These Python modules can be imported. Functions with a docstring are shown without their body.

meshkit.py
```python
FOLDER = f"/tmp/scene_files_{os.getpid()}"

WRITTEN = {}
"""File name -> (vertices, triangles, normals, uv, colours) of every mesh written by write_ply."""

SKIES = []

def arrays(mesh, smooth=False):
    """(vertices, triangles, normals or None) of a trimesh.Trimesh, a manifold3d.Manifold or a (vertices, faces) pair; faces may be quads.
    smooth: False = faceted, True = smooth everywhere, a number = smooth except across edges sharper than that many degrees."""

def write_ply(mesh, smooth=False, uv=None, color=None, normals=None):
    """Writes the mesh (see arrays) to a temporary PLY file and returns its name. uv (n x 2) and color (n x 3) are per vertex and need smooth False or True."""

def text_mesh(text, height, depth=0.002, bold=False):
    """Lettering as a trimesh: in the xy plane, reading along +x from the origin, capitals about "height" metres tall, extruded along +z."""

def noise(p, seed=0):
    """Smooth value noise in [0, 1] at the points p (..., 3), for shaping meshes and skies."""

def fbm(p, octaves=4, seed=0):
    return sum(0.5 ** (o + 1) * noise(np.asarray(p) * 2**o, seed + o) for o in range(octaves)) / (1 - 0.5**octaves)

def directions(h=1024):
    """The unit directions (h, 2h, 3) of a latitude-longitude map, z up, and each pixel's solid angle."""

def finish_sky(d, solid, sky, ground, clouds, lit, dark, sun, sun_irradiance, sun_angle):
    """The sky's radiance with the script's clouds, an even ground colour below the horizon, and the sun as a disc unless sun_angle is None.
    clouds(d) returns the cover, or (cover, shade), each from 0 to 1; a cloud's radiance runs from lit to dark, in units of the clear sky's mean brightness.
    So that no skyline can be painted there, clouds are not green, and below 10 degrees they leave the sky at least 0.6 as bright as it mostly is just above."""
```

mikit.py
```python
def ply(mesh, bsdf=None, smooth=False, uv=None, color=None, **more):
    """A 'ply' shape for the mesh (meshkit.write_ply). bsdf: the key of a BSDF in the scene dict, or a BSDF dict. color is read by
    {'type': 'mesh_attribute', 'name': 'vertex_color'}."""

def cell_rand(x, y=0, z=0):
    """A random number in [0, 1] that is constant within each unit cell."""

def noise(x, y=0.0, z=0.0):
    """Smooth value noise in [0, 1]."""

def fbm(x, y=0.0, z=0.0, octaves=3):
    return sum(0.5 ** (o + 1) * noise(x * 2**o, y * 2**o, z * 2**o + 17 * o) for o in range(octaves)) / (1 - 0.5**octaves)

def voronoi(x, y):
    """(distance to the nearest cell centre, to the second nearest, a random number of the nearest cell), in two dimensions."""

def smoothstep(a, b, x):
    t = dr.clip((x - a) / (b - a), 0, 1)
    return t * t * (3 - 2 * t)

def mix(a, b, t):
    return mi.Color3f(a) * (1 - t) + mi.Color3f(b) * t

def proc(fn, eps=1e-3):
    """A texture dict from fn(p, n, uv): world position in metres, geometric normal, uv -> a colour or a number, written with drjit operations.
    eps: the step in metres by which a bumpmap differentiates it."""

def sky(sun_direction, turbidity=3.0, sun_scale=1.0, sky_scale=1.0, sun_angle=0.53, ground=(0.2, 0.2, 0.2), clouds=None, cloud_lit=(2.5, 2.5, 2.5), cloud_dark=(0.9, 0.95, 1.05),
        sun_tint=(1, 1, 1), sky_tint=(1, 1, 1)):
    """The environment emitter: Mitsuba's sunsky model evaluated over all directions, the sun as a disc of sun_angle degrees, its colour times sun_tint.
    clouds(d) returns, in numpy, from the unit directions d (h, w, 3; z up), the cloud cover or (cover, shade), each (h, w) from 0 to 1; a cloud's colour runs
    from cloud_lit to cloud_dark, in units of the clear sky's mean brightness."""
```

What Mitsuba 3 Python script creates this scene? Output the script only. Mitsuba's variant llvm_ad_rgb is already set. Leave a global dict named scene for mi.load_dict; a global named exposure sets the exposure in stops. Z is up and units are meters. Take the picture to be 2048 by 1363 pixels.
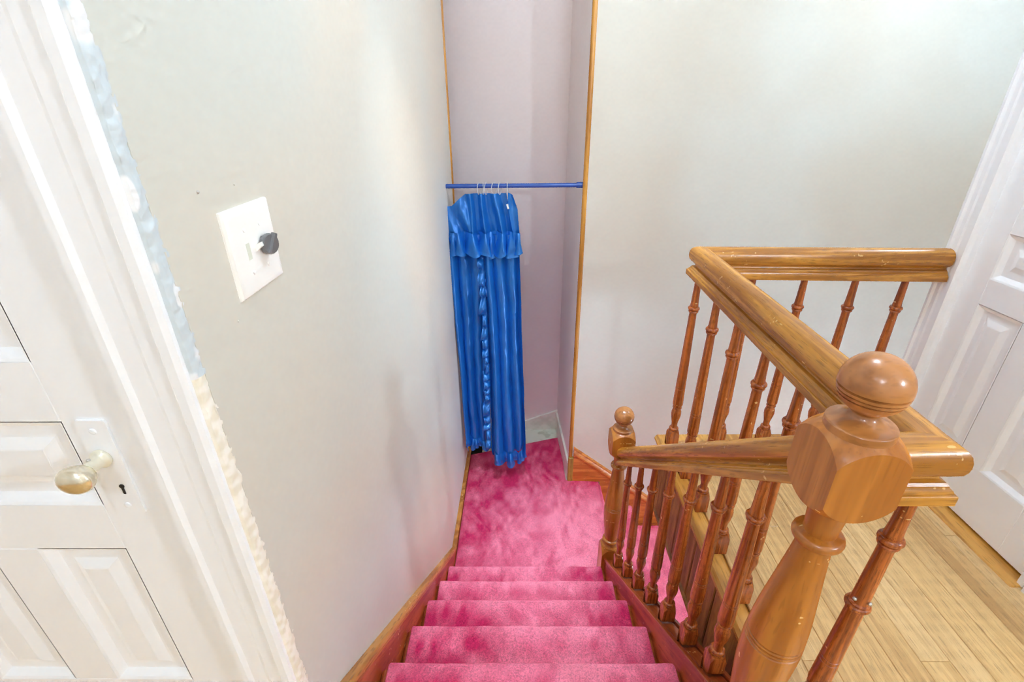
import math, random
import numpy as np, trimesh, manifold3d as m3, shapely.geometry as sg
import drjit as dr, mitsuba as mi, mikit, meshkit
from mikit import noise, fbm, smoothstep, mix, cell_rand, proc

rng = np.random.default_rng(7)
random.seed(7)
T = mi.ScalarTransform4f
scene, labels = {}, {}

# ------------------------------------------------------------------ camera, lights, exposure
exposure = 0.28
FW = np.array([-0.01122, 0.89669, -0.44275])
UP = np.array([0.0, 0.4427, 0.8967])
EYE = [0.0, 0.0, 1.2]
scene['camera'] = {'type': 'perspective', 'fov': 2 * math.degrees(math.atan(1024 / 970.33)), 'fov_axis': 'x', 'near_clip': 0.02,
                   'to_world': T().rotate([0, 0, 1], 0).look_at(origin=EYE, target=[EYE[i] + FW[i] for i in range(3)], up=(UP + 0.0055 * np.array([1, 0, 0])).tolist())}
LAMPS = [  # position, radius, colour, radiance, label
    ((-0.50, -0.45, 2.10), 0.07, (0.79, 0.95, 1.12), 15.0, 'small white globe ceiling lamp in front of the left panelled door'),
    ((1.60, -0.40, 1.47), 0.06, (0.80, 0.95, 1.10), 350.0, 'small white globe lamp on a long stem in the side hall to the right'),
    ((-0.22, -1.30, 2.32), 0.09, (0.79, 0.95, 1.12), 78.0, 'added unseen fill globe farthest back in the upper hall'),  # added to even out the hall and brighten the recess
    ((1.95, 1.75, 1.75), 0.12, (0.79, 0.95, 1.12), 38.0, 'added unseen fill globe over the lower flight behind the right panelled door'),  # added fill for the far wall
    ((0.52, 1.15, 2.24), 0.14, (0.79, 0.95, 1.12), 33.0, 'added unseen fill globe high above the stair balustrade'),  # invented source, lifts the stairs and carpet
    ((2.00, 1.45, -0.95), 0.12, (0.79, 0.95, 1.11), 46.0, 'added unseen fill globe under the upper floor over the lower flight'),  # put in to brighten the lower stairwell
]
FILL_SPOT = ((0.05, 1.42, 2.33), (0.06, 1.95, -1.15), 3000.0)   # added fill light over the landing: place, aim, radiance

# ------------------------------------------------------------------ materials
def bs(name, d):
    scene[name] = {'type': 'twosided', 'bsdf': d} if d['type'] not in ('dielectric', 'principledthin') else d
    return name
def prin(col, rough=0.5, spec=0.5, metallic=0.0, **k):
    return {'type': 'principled', 'base_color': col if isinstance(col, dict) else {'type': 'rgb', 'value': list(col)}, 'roughness': rough, 'specular': spec, 'metallic': metallic, **k}
def bump(d, fn, scale, eps=1e-3):
    return {'type': 'bumpmap', 'arbitrary': proc(fn, eps), 'scale': scale, 'bsdf': d}
def s2l(*c):
    return [(x / 255 / 12.92 if x / 255 <= 0.04045 else ((x / 255 + 0.055) / 1.055) ** 2.4) for x in c]

def wallcol(base, warm, seed):
    def f(p, n, uv):
        t = fbm(p.x * 1.6 + seed, p.y * 1.6 + seed, p.z * 1.4, 3)
        s = noise(p.x * 90 + seed, p.y * 90, p.z * 90)
        return mix(base, warm, smoothstep(0.3, 0.7, t)) * (0.985 + 0.03 * s)
    return f
def roller(p, n, uv):
    return fbm(p.x * 130, p.y * 130, p.z * 130, 2)
bs('paint_far', bump(prin(proc(wallcol(s2l(214, 216, 208), s2l(208, 203, 190), 3)), 0.55, 0.3), roller, 0.0006))
bs('paint_left', bump(prin(proc(wallcol(s2l(201, 203, 195), s2l(209, 201, 186), 8)), 0.5, 0.35), roller, 0.0012))
bs('paint_recess', bump(prin(proc(wallcol(s2l(238, 229, 228), s2l(236, 225, 222), 5)), 0.5, 0.35), roller, 0.0006))
bs('paint_hall', prin((0.78, 0.77, 0.74), 0.7, 0.2))
bs('paint_ceiling', prin((0.85, 0.85, 0.84), 0.8, 0.2))
bs('white_gloss', bump(prin(s2l(238, 241, 246), 0.33, 0.45), lambda p, n, uv: fbm(p.x * 70, p.y * 70, p.z * 40, 2), 0.00015))
bs('white_plastic', prin(s2l(243, 242, 238), 0.28, 0.5))
bs('ivory_toggle', prin(s2l(245, 244, 238), 0.3, 0.5))
bs('plaster_blue', bump(prin(proc(lambda p, n, uv: mix(s2l(196, 206, 211), s2l(226, 228, 230), smoothstep(0.62, 0.74, noise(p.y * 70, p.x * 60, p.z * 26)))), 0.6, 0.3), lambda p, n, uv: fbm(p.x * 90, p.y * 90, p.z * 90, 3), 0.003))
bs('plaster_cream', bump(prin(proc(lambda p, n, uv: mix(s2l(228, 221, 204), s2l(240, 236, 226), smoothstep(0.3, 0.7, noise(p.y * 120, p.x * 90, p.z * 90)))), 0.5, 0.35), lambda p, n, uv: fbm(p.x * 150, p.y * 150, p.z * 90, 3), 0.0014))
bs('trim_cream', prin(proc(lambda p, n, uv: mix(s2l(232, 234, 222), s2l(214, 218, 204), smoothstep(0.4, 0.7, fbm(p.x * 14, p.y * 14, p.z * 14, 3)))), 0.4, 0.4))
bs('vinyl', prin(proc(lambda p, n, uv: mix(s2l(214, 218, 202), s2l(188, 192, 172), smoothstep(0.45, 0.65, fbm(p.x * 22, p.y * 22, p.z * 5, 3)))), 0.35, 0.4))
bs('dark_floor', prin(s2l(52, 52, 40), 0.5, 0.3))
bs('dark', prin((0.02, 0.018, 0.015), 0.6, 0.2))

def woodfn(axis, a, b, c, across=46.0, along=2.6, seed=0.0, pores=0.35, wear=0.0):
    def f(p, n, uv):
        q = {'x': (p.y, p.z, p.x), 'y': (p.x, p.z, p.y), 'z': (p.x, p.y, p.z), 's': (p.x, p.y * 0.636 + p.z * 0.772, p.y * 0.772 - p.z * 0.636)}[axis]
        wob = noise(q[0] * 9 + seed, q[1] * 9, q[2] * 2.2) * 0.9
        g = fbm(q[0] * across + wob * 2 + seed, q[1] * across + wob * 2, q[2] * along, 3)
        col = mix(a, b, smoothstep(0.32, 0.68, g))
        pr = noise(q[0] * across * 7, q[1] * across * 7 + seed, q[2] * along * 9)
        col = mix(col, c, pores * smoothstep(0.6, 0.86, pr))
        if wear > 0:
            w = noise(p.x * 160 + seed, p.y * 160, p.z * 160) * noise(p.x * 37, p.y * 37 + seed, p.z * 37)
            col = mix(col, s2l(238, 205, 140), wear * smoothstep(0.62, 0.72, w))
        return col
    return f
def wood(name, axis, a, b, c, rough=0.3, coat=0.5, **k):
    return bs(name, prin(proc(woodfn(axis, s2l(*a), s2l(*b), s2l(*c), **k)), rough, 0.5, clearcoat=coat, clearcoat_gloss=0.85))
RAIL = ((186, 128, 46), (146, 90, 24), (100, 58, 14))
for ax in 'xys': wood('rail_' + ax, ax, *RAIL, across=95.0, along=3.2, seed=4.1, wear=0.5, pores=0.45)
wood('newel_wood', 'z', (178, 112, 40), (152, 86, 24), (112, 58, 14), across=50.0, along=2.2, seed=2.2, pores=0.22, wear=0.7, rough=0.25)
wood('finial_wood', 'x', (172, 112, 58), (140, 84, 38), (104, 58, 22), across=42.0, along=10.0, seed=9.2, pores=0.15, rough=0.22, coat=0.8)
wood('baluster_wood', 'z', (178, 96, 38), (130, 58, 16), (76, 30, 6), across=230.0, along=5.0, seed=5.5, wear=0.6, rough=0.2, pores=0.6)
wood('string_wood', 's', (164, 84, 40), (128, 54, 22), (74, 30, 10), seed=3.3, wear=0.6, rough=0.3)
wood('skirt_wood', 's', (176, 96, 44), (144, 66, 26), (92, 42, 14), seed=6.3, wear=0.8, rough=0.3)
wood('cap_wood', 's', (190, 132, 58), (150, 92, 34), (90, 50, 18), seed=7.7, wear=1.0, rough=0.3)
wood('base_x', 'x', (206, 128, 56), (176, 94, 34), (120, 60, 20), seed=8.3, wear=0.3, rough=0.28)
wood('bead_z', 'z', (206, 146, 58), (172, 112, 36), (120, 70, 20), seed=8.9, across=60, rough=0.3)
wood('plinth_wood', 'z', (176, 146, 62), (140, 108, 40), (90, 66, 22), seed=1.9, across=40, wear=0.6, rough=0.4)
wood('fascia_wood', 'z', (158, 110, 50), (122, 80, 32), (76, 46, 16), seed=2.9, across=50, rough=0.35)
for i, (a, b) in enumerate([((214, 178, 122), (198, 160, 104)), ((210, 172, 114), (192, 152, 96)), ((217, 183, 130), (202, 166, 112)), ((207, 170, 114), (188, 148, 94))]):
    wood(f'oak_{i}', 'y', a, b, (142, 104, 60), across=150.0, along=3.4, seed=11.0 + 5 * i, pores=0.5, rough=0.32, coat=0.3)
wood('oak_edge', 'y', (206, 152, 72), (176, 120, 48), (110, 68, 24), seed=15, rough=0.3)

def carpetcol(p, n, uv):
    # paler along the middle and on the nosings, darker at the edges and in the corners, brushed streaks
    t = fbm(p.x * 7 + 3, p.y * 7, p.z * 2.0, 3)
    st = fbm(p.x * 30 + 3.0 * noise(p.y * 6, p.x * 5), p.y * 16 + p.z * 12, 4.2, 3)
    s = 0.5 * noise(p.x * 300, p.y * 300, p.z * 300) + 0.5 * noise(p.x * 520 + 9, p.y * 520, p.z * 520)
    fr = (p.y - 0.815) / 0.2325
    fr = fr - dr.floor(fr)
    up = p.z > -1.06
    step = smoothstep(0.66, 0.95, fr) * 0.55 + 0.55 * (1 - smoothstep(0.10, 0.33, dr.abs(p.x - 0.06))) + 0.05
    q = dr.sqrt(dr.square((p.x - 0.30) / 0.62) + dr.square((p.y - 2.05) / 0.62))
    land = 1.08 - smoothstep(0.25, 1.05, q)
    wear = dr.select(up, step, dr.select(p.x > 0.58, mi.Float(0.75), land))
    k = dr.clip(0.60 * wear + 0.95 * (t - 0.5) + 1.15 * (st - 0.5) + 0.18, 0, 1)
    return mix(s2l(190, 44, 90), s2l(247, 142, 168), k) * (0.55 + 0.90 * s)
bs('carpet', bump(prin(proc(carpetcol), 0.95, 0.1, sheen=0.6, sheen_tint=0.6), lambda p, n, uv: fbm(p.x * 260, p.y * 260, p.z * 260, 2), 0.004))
bs('satin_blue', bump(prin(proc(lambda p, n, uv: mix(s2l(20, 106, 190), s2l(34, 128, 210), fbm(p.x * 12, p.y * 12, p.z * 5, 2)) * (0.94 + 0.1 * noise(p.x * 500, p.y * 300, p.z * 30))), 0.33, 0.9, metallic=0.35, sheen=0.4, sheen_tint=0.8), lambda p, n, uv: fbm(p.x * 30, p.y * 30, p.z * 12, 3), 0.006))
bs('rod_blue', prin(s2l(34, 78, 160), 0.25, 0.5, clearcoat=0.5))
bs('clear_ring', prin(s2l(222, 226, 226), 0.15, 0.6, spec_trans=0.0))
bs('white_tag', prin(s2l(236, 240, 240), 0.6, 0.3))
bs('brass', {'type': 'roughconductor', 'specular_reflectance': {'type': 'rgb', 'value': [0.86, 0.80, 0.66]}, 'alpha': 0.05})
bs('brass_painted', prin(s2l(226, 222, 204), 0.25, 0.6, metallic=0.2))
bs('knob_black', prin(s2l(96, 96, 98), 0.22, 0.6, clearcoat=0.6))
bs('steel', prin((0.6, 0.6, 0.58), 0.3, 0.5, metallic=1.0))

# ------------------------------------------------------------------ mesh helpers
def mk(v, f):
    return trimesh.Trimesh(np.asarray(v, float), np.asarray(f, int), process=False)
def cat(*ms):
    return trimesh.util.concatenate([m for m in ms])
def bevbox(x0, x1, y0, y1, z0, z1, b=0.002):
    """box with chamfered edges"""
    b = min(b, (x1 - x0) / 2.2, (y1 - y0) / 2.2, (z1 - z0) / 2.2)
    pts = []
    for X in ((x0 + b, x1 - b, 0), ):
        pass
    P = []
    for sx in (0, 1):
        for sy in (0, 1):
            for sz in (0, 1):
                x, y, z = (x0, x1)[sx], (y0, y1)[sy], (z0, z1)[sz]
                dx, dy, dz = (b, -b)[sx], (b, -b)[sy], (b, -b)[sz]
                P += [(x, y + dy, z + dz), (x + dx, y, z + dz), (x + dx, y + dy, z)]
    m = trimesh.convex.convex_hull(np.array(P))
    return m
def grid(P):
    """P (r, c, 3) -> quads"""
    r, c = P.shape[:2]
    i = np.arange(r * c).reshape(r, c)
    q = np.stack([i[:-1, :-1], i[:-1, 1:], i[1:, 1:], i[1:, :-1]], -1).reshape(-1, 4)
    return mk(P.reshape(-1, 3), np.vstack([q[:, [0, 1, 2]], q[:, [0, 2, 3]]]))
def lathe(prof, n=32, at=(0, 0, 0)):
    prof = np.asarray(prof, float)
    a = np.linspace(0, 2 * np.pi, n, endpoint=False)
    r, z = prof[:, 0], prof[:, 1]
    P = np.stack([r[:, None] * np.cos(a), r[:, None] * np.sin(a), np.repeat(z[:, None], n, 1)], -1)
    k = len(prof)
    i = np.arange(k * n).reshape(k, n); j = np.roll(i, -1, 1)
    q = np.stack([i[:-1], j[:-1], j[1:], i[1:]], -1).reshape(-1, 4)
    f = np.vstack([q[:, [0, 1, 2]], q[:, [0, 2, 3]]])
    m = mk(P.reshape(-1, 3) + np.array(at), f)
    m.merge_vertices(); m.update_faces(m.nondegenerate_faces()); m.fix_normals()
    return m
def smoothprof(pts, k=6):
    """Catmull-Rom through (r, z); repeat a point to keep a corner"""
    pts = np.asarray(pts, float); out = []
    for i in range(len(pts) - 1):
        p0, p1, p2, p3 = pts[max(i - 1, 0)], pts[i], pts[i + 1], pts[min(i + 2, len(pts) - 1)]
        if np.allclose(p1, p2):
            continue
        for t in np.linspace(0, 1, k, endpoint=False):
            out.append(0.5 * (2 * p1 + (p2 - p0) * t + (2 * p0 - 5 * p1 + 4 * p2 - p3) * t * t + (3 * p1 - p0 - 3 * p2 + p3) * t ** 3))
    out.append(pts[-1])
    return np.maximum(np.array(out), [[0, -99]])
def ring(z, r, h, k=7):
    """half-round bead centred at z on a body, radius out to r"""
    a = np.linspace(-np.pi / 2, np.pi / 2, k)
    return [(r - h / 2 + h / 2 * math.cos(t), z + h / 2 * math.sin(t)) for t in a]
def sweep(prof, p0, p1, n0=None, n1=None, up=(0, 0, 1)):
    """prof (u across, v up) closed polygon, straight sweep with mitre planes through p0, p1 of normals n0, n1"""
    p0, p1 = np.array(p0, float), np.array(p1, float)
    d = (p1 - p0) / np.linalg.norm(p1 - p0)
    side = np.cross(d, up); side /= np.linalg.norm(side)
    u2 = np.cross(side, d) if n0 is None or True else up
    prof = np.asarray(prof, float)
    def end(p, n):
        n = d if n is None else np.array(n, float)
        q = p + prof[:, :1] * side + prof[:, 1:] * u2
        t = ((p - q) @ n) / (d @ n)
        return q + t[:, None] * d
    A, B = end(p0, n0), end(p1, n1)
    k = len(prof)
    i = np.arange(k); j = (i + 1) % k
    f = np.vstack([np.stack([i, j, j + k], 1), np.stack([i, j + k, i + k], 1)])
    tri = trimesh.creation.triangulate_polygon(sg.Polygon(prof), engine='earcut')
    # caps (triangulate keeps the input vertices' order when they are simple)
    tv, tf = tri
    idx = np.array([np.argmin(((prof - v) ** 2).sum(1)) for v in tv])
    cap = idx[tf]
    m = mk(np.vstack([A, B]), np.vstack([f, cap[:, ::-1], cap + k]))
    m.fix_normals()
    return m
def prism(poly, axis, a, b):
    """polygon in the plane across axis, extruded a..b. axis 'x': poly (y, z); 'y': poly (x, z); 'z': poly (x, y)"""
    P = poly if isinstance(poly, sg.Polygon) else sg.Polygon(poly)
    m = trimesh.creation.extrude_polygon(P, b - a, engine='earcut')
    v = m.vertices.copy(); v[:, 2] += a
    v = {'z': v, 'x': v[:, [2, 0, 1]], 'y': v[:, [0, 2, 1]]}[axis]
    m = mk(v, m.faces); m.fix_normals()
    return m
def tube(path, r, n=10, closed=False):
    path = np.asarray(path, float); k = len(path)
    tan = np.roll(path, -1, 0) - np.roll(path, 1, 0) if closed else np.gradient(path, axis=0)
    tan /= np.linalg.norm(tan, axis=1, keepdims=True)
    ref = np.array([0.3, 0.2, 0.93])
    P = []
    for p, t in zip(path, tan):
        a = np.cross(t, ref); a /= np.linalg.norm(a); b = np.cross(t, a)
        th = np.linspace(0, 2 * np.pi, n, endpoint=False)
        P.append(p + r * (np.cos(th)[:, None] * a + np.sin(th)[:, None] * b))
    P = np.array(P)
    i = np.arange(k * n).reshape(k, n); j = np.roll(i, -1, 1)
    if closed:
        i2, j2 = np.roll(i, -1, 0), np.roll(j, -1, 0)
        q = np.stack([i, j, j2, i2], -1).reshape(-1, 4)
    else:
        q = np.stack([i[:-1], j[:-1], j[1:], i[1:]], -1).reshape(-1, 4)
    m = mk(P.reshape(-1, 3), np.vstack([q[:, [0, 1, 2]], q[:, [0, 2, 3]]]))
    if not closed:
        caps = [[0, b, b + 1] for b in range(1, n - 1)] + [[(k - 1) * n, (k - 1) * n + b + 1, (k - 1) * n + b] for b in range(1, n - 1)]
        m = mk(m.vertices, np.vstack([m.faces, caps]))
    m.fix_normals()
    return m
def xf(m, M):
    m = m.copy(); m.apply_transform(M); return m
def shift(m, d):
    m = m.copy(); m.apply_translation(d); return m

# ------------------------------------------------------------------ naming helpers
def free(key):
    if key not in scene and key not in labels and not any(k.startswith(key + '__') for k in scene):
        return key
    i = 1
    while f'{key}_{i:03d}' in scene or f'{key}_{i:03d}' in labels or any(k.startswith(f'{key}_{i:03d}__') for k in scene):
        i += 1
    return f'{key}_{i:03d}'
def obj(name, mesh, mat, parent=None, smooth=35, label=None, kind=None, **k):
    key = free(f'{parent}__{name}' if parent else name)
    scene[key] = mikit.ply(mesh, mat, smooth=smooth, **k)
    if label or kind:
        labels[key] = {**({'label': label} if label else {}), **({'kind': kind} if kind else {})}
    return key
def put(key, shape):
    key = free(key); scene[key] = shape; return key
def thing(name, label, cat_, group=None):
    key = free(name)
    labels[key] = {'label': label, 'category': cat_, **({'group': group} if group else {})}
    return key
def struct(name, label, mesh=None, mat=None, smooth=False):
    labels[name] = {'label': label, 'kind': 'structure'}
    if mesh is not None:
        scene[name] = mikit.ply(mesh, mat, smooth=smooth)
    return name

# ================================================================== numbers
RISE, RUN = 0.192, 0.2325
def nose_y(n): return 0.815 + RUN * (n - 1)
def nose_z(n): return -RISE * n
LAND = -6 * RISE                     # carpet top on the landing
def wl(y): return -0.403 + 0.013 * y  # surface of the left wall
Y_END, Y_FAR, Y_BACK = 2.86, 2.60, 3.20
X_JAMB, X_CORN = 0.352, 0.312
CEIL = 2.5
X_EDGE, Y_EDGE = 0.56, 1.575          # edge of the upper floor

# ================================================================== setting
# left wall, wedge shaped as it stands (slightly out of square)
struct('wall_left', 'cream painted plaster wall along the left side of the carpeted stairs',
       prism([(wl(0.53), 0.53), (wl(Y_END), Y_END), (-0.60, Y_END), (-0.60, 0.75), (-0.412, 0.60), (-0.412, 0.53)], 'z', -3.2, CEIL), 'paint_left')
struct('wall_far', 'pale plaster wall behind the landing railing',
       cat(bevbox(X_JAMB, 3.7, Y_FAR, Y_FAR + 0.1, -3.3, CEIL, 0.004)), 'paint_far')
struct('wall_back', 'pinkish white wall at the back of the recess behind the blue curtain', bevbox(-1.5, X_CORN + 0.1, Y_BACK, Y_BACK + 0.1, -3.2, CEIL, 0.001), 'paint_recess')
struct('wall_recess_right', 'pinkish side wall of the recess right of the curtain',
       prism([(X_JAMB, Y_FAR + 0.001), (X_CORN, Y_BACK - 0.0005), (X_CORN + 0.09, Y_BACK - 0.0005), (X_JAMB + 0.09, Y_FAR + 0.001)], 'z', -3.2, CEIL), 'paint_recess')
struct('wall_recess_left', 'side wall of the recess hidden behind the left wall', bevbox(-1.6, -1.5, 2.7, 3.3, -3.2, CEIL, 0.001), 'paint_recess')
struct('wall_recess_front', 'back side of the left wall inside the recess', bevbox(-1.6, -0.6, 2.70, 2.80, -3.2, CEIL, 0.001), 'paint_recess')
YD = 0.535                            # plane of the left door
struct('wall_door_left', 'white wall around the left panelled door',
       cat(bevbox(-2.2, -1.10, YD + 0.001, YD + 0.10, 0, CEIL, 0.001), bevbox(-1.10, -0.4025, YD + 0.001, YD + 0.10, 2.03, CEIL, 0.001), bevbox(-0.505, -0.42, YD + 0.001, YD + 0.10, 0, 2.03, 0.001)), 'paint_hall')
XW = 1.378
struct('wall_right', 'plaster wall around the right panelled door',
       cat(bevbox(XW, XW + 0.1, 0.30, 0.90, 0, CEIL, 0.001), bevbox(XW, XW + 0.1, 0.90, 1.51, 2.03, CEIL, 0.001), bevbox(XW + 0.06, XW + 0.1, 0.90, 1.51, 0, 2.03, 0.001), bevbox(XW + 0.002, XW + 0.1, 1.485, 1.512, 0, CEIL, 0.001)), 'paint_far')
struct('ceiling', 'white ceiling over the hall and the stairs', bevbox(-2.3, 3.8, -2.6, 3.4, CEIL, CEIL + 0.1, 0.001), 'paint_ceiling')
struct('wall_hall_left', 'white hall wall at the far left', bevbox(-2.3, -2.2, -2.6, 0.64, -0.1, CEIL, 0.001), 'paint_hall')
struct('wall_hall_back', 'white hall wall at the back', bevbox(-2.3, 3.8, -2.6, -2.5, -0.1, CEIL, 0.001), 'paint_hall')
struct('wall_hall_right', 'white wall at the far right', bevbox(3.6, 3.7, -2.6, 3.4, -3.3, CEIL, 0.001), 'paint_hall')
struct('wall_side_room', 'white wall of the room behind the right door', bevbox(1.47, 3.6, 0.30, 0.34, -0.1, CEIL, 0.001), 'paint_hall')
struct('wall_stairwell', 'plaster wall under the upper floor beside the lower flight', bevbox(0.52, 3.6, 0.58, 0.64, -3.3, -0.30, 0.001), 'paint_far')
struct('floor_lower', 'dark floor at the foot of the lower flight', bevbox(-1.6, 3.7, 0.5, 3.3, -3.35, -3.2, 0.001), 'dark_floor')

# upper floor: slab with oak boards
struct('floor', 'oak strip floor of the upper landing',
       cat(bevbox(-2.2, 3.6, -2.5, 0.55, -0.10, -0.016, 0.001), bevbox(0.575, 1.47, 0.55, 1.55, -0.30, -0.016, 0.001), bevbox(1.47, 3.6, 0.3, 1.55, -0.30, -0.016, 0.001)), 'oak_1')
bw = 0.0695
x = X_EDGE + 0.045
col = 0
while x < XW - 0.005:
    x1 = min(x + bw, XW + 0.0)
    y = -0.55 - 0.5 * rng.random()
    while y < Y_EDGE - 0.05:
        y1 = min(y + 0.75 + 0.75 * rng.random(), Y_EDGE - 0.045)
        if Y_EDGE - 0.045 - y1 < 0.2: y1 = Y_EDGE - 0.045
        obj('board', bevbox(x + 0.0004, x1 - 0.0004, y + 0.0004, y1 - 0.0004, -0.016, 0.0, 0.0012), f'oak_{rng.integers(4)}', 'floor', False)
        y = y1
    x = x1; col += 1
for i in range(11):                    # boards on the stair side of the newel and behind the camera
    x0 = X_EDGE + 0.045 - bw * (i + 1)
    obj('board', bevbox(x0 + 0.0004, x0 + bw - 0.0004, -1.1, 0.50, -0.016, 0.0, 0.0012), f'oak_{rng.integers(4)}', 'floor', False)
obj('nosing', cat(bevbox(X_EDGE - 0.012, X_EDGE + 0.0445, 0.50, Y_EDGE + 0.012, -0.028, 0.0005, 0.009)), 'oak_edge', 'floor', label='rounded oak nosing board along the open edge of the floor')
obj('nosing', bevbox(X_EDGE + 0.045, 1.47, Y_EDGE - 0.0445, Y_EDGE + 0.012, -0.028, 0.0005, 0.009), 'oak_edge', 'floor')
# panelled fascia under the floor edge
yy = 0.60
while yy < Y_EDGE - 0.03:
    y1 = min(yy + 0.165, Y_EDGE)
    obj('fascia_board', bevbox(X_EDGE, X_EDGE + 0.014, yy + 0.003, y1 - 0.003, -0.30, -0.028, 0.003), 'fascia_wood', 'floor', False)
    yy = y1
obj('fascia_board', bevbox(X_EDGE + 0.015, 1.47, Y_EDGE - 0.02, Y_EDGE, -0.30, -0.028, 0.003), 'fascia_wood', 'floor', False)
obj('fascia_bead', bevbox(X_EDGE - 0.004, X_EDGE + 0.016, 0.60, Y_EDGE + 0.004, -0.325, -0.30, 0.006), 'fascia_wood', 'floor', False)

# corner beads (varnished) at the end of the left wall and on the far wall corner
struct('trim_1', 'thin varnished wood bead on the end of the left wall beside the curtain',
       lathe([(0, LAND), (0.0085, LAND), (0.0085, CEIL), (0, CEIL)], 14, (wl(Y_END) + 0.0005, Y_END + 0.002, 0)), 'bead_z', 35)
struct('trim_2', 'varnished wood corner bead between the recess and the far wall',
       lathe([(0, -1.15), (0.0125, -1.15), (0.0125, CEIL), (0, CEIL)], 18, (X_JAMB + 0.002, Y_FAR + 0.002, 0)), 'bead_z', 35)

# skirting on the left wall: sloped along the flight, level on the landing
def sk_top(y): return 0.054 - 0.846 * (y - 0.623)
struct('baseboard_left', 'varnished wood skirting board on the left wall following the stairs')
yk = 1.952
zk = sk_top(yk)
xs = lambda y: wl(y)
def skirt(y0, y1, z0, z1, zb0, zb1, thick, mat, name, up=0.0):
    P = [(xs(y0) - 0.002, y0, z0), (xs(y1) - 0.002, y1, z1), (xs(y1) - 0.002, y1, zb1), (xs(y0) - 0.002, y0, zb0)]
    Q = [(a + thick + 0.002, b, c) for a, b, c in P]
    m = trimesh.convex.convex_hull(np.array(P + Q))
    return obj(name, m, mat, 'baseboard_left', False)
skirt(0.545, yk, sk_top(0.545) - 0.03, zk - 0.03, sk_top(0.545) - 0.27, zk - 0.27, 0.013, 'skirt_wood', 'board')
skirt(yk, Y_END, zk - 0.03, zk - 0.045, LAND - 0.02, LAND - 0.02, 0.013, 'skirt_wood', 'board')
capprof = [(0.0, -0.034), (-0.012, -0.034), (-0.016, -0.030), (-0.016, -0.024), (-0.019, -0.020), (-0.023, -0.013), (-0.022, -0.006), (-0.017, 0.0), (-0.008, 0.003), (0.0, 0.003)]
capprof = [(-u, v) for u, v in capprof]
def cap(pa, pb, na, nb):
    obj('cap_moulding', sweep(capprof, pa, pb, na, nb), 'cap_wood', 'baseboard_left', 25)
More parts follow.
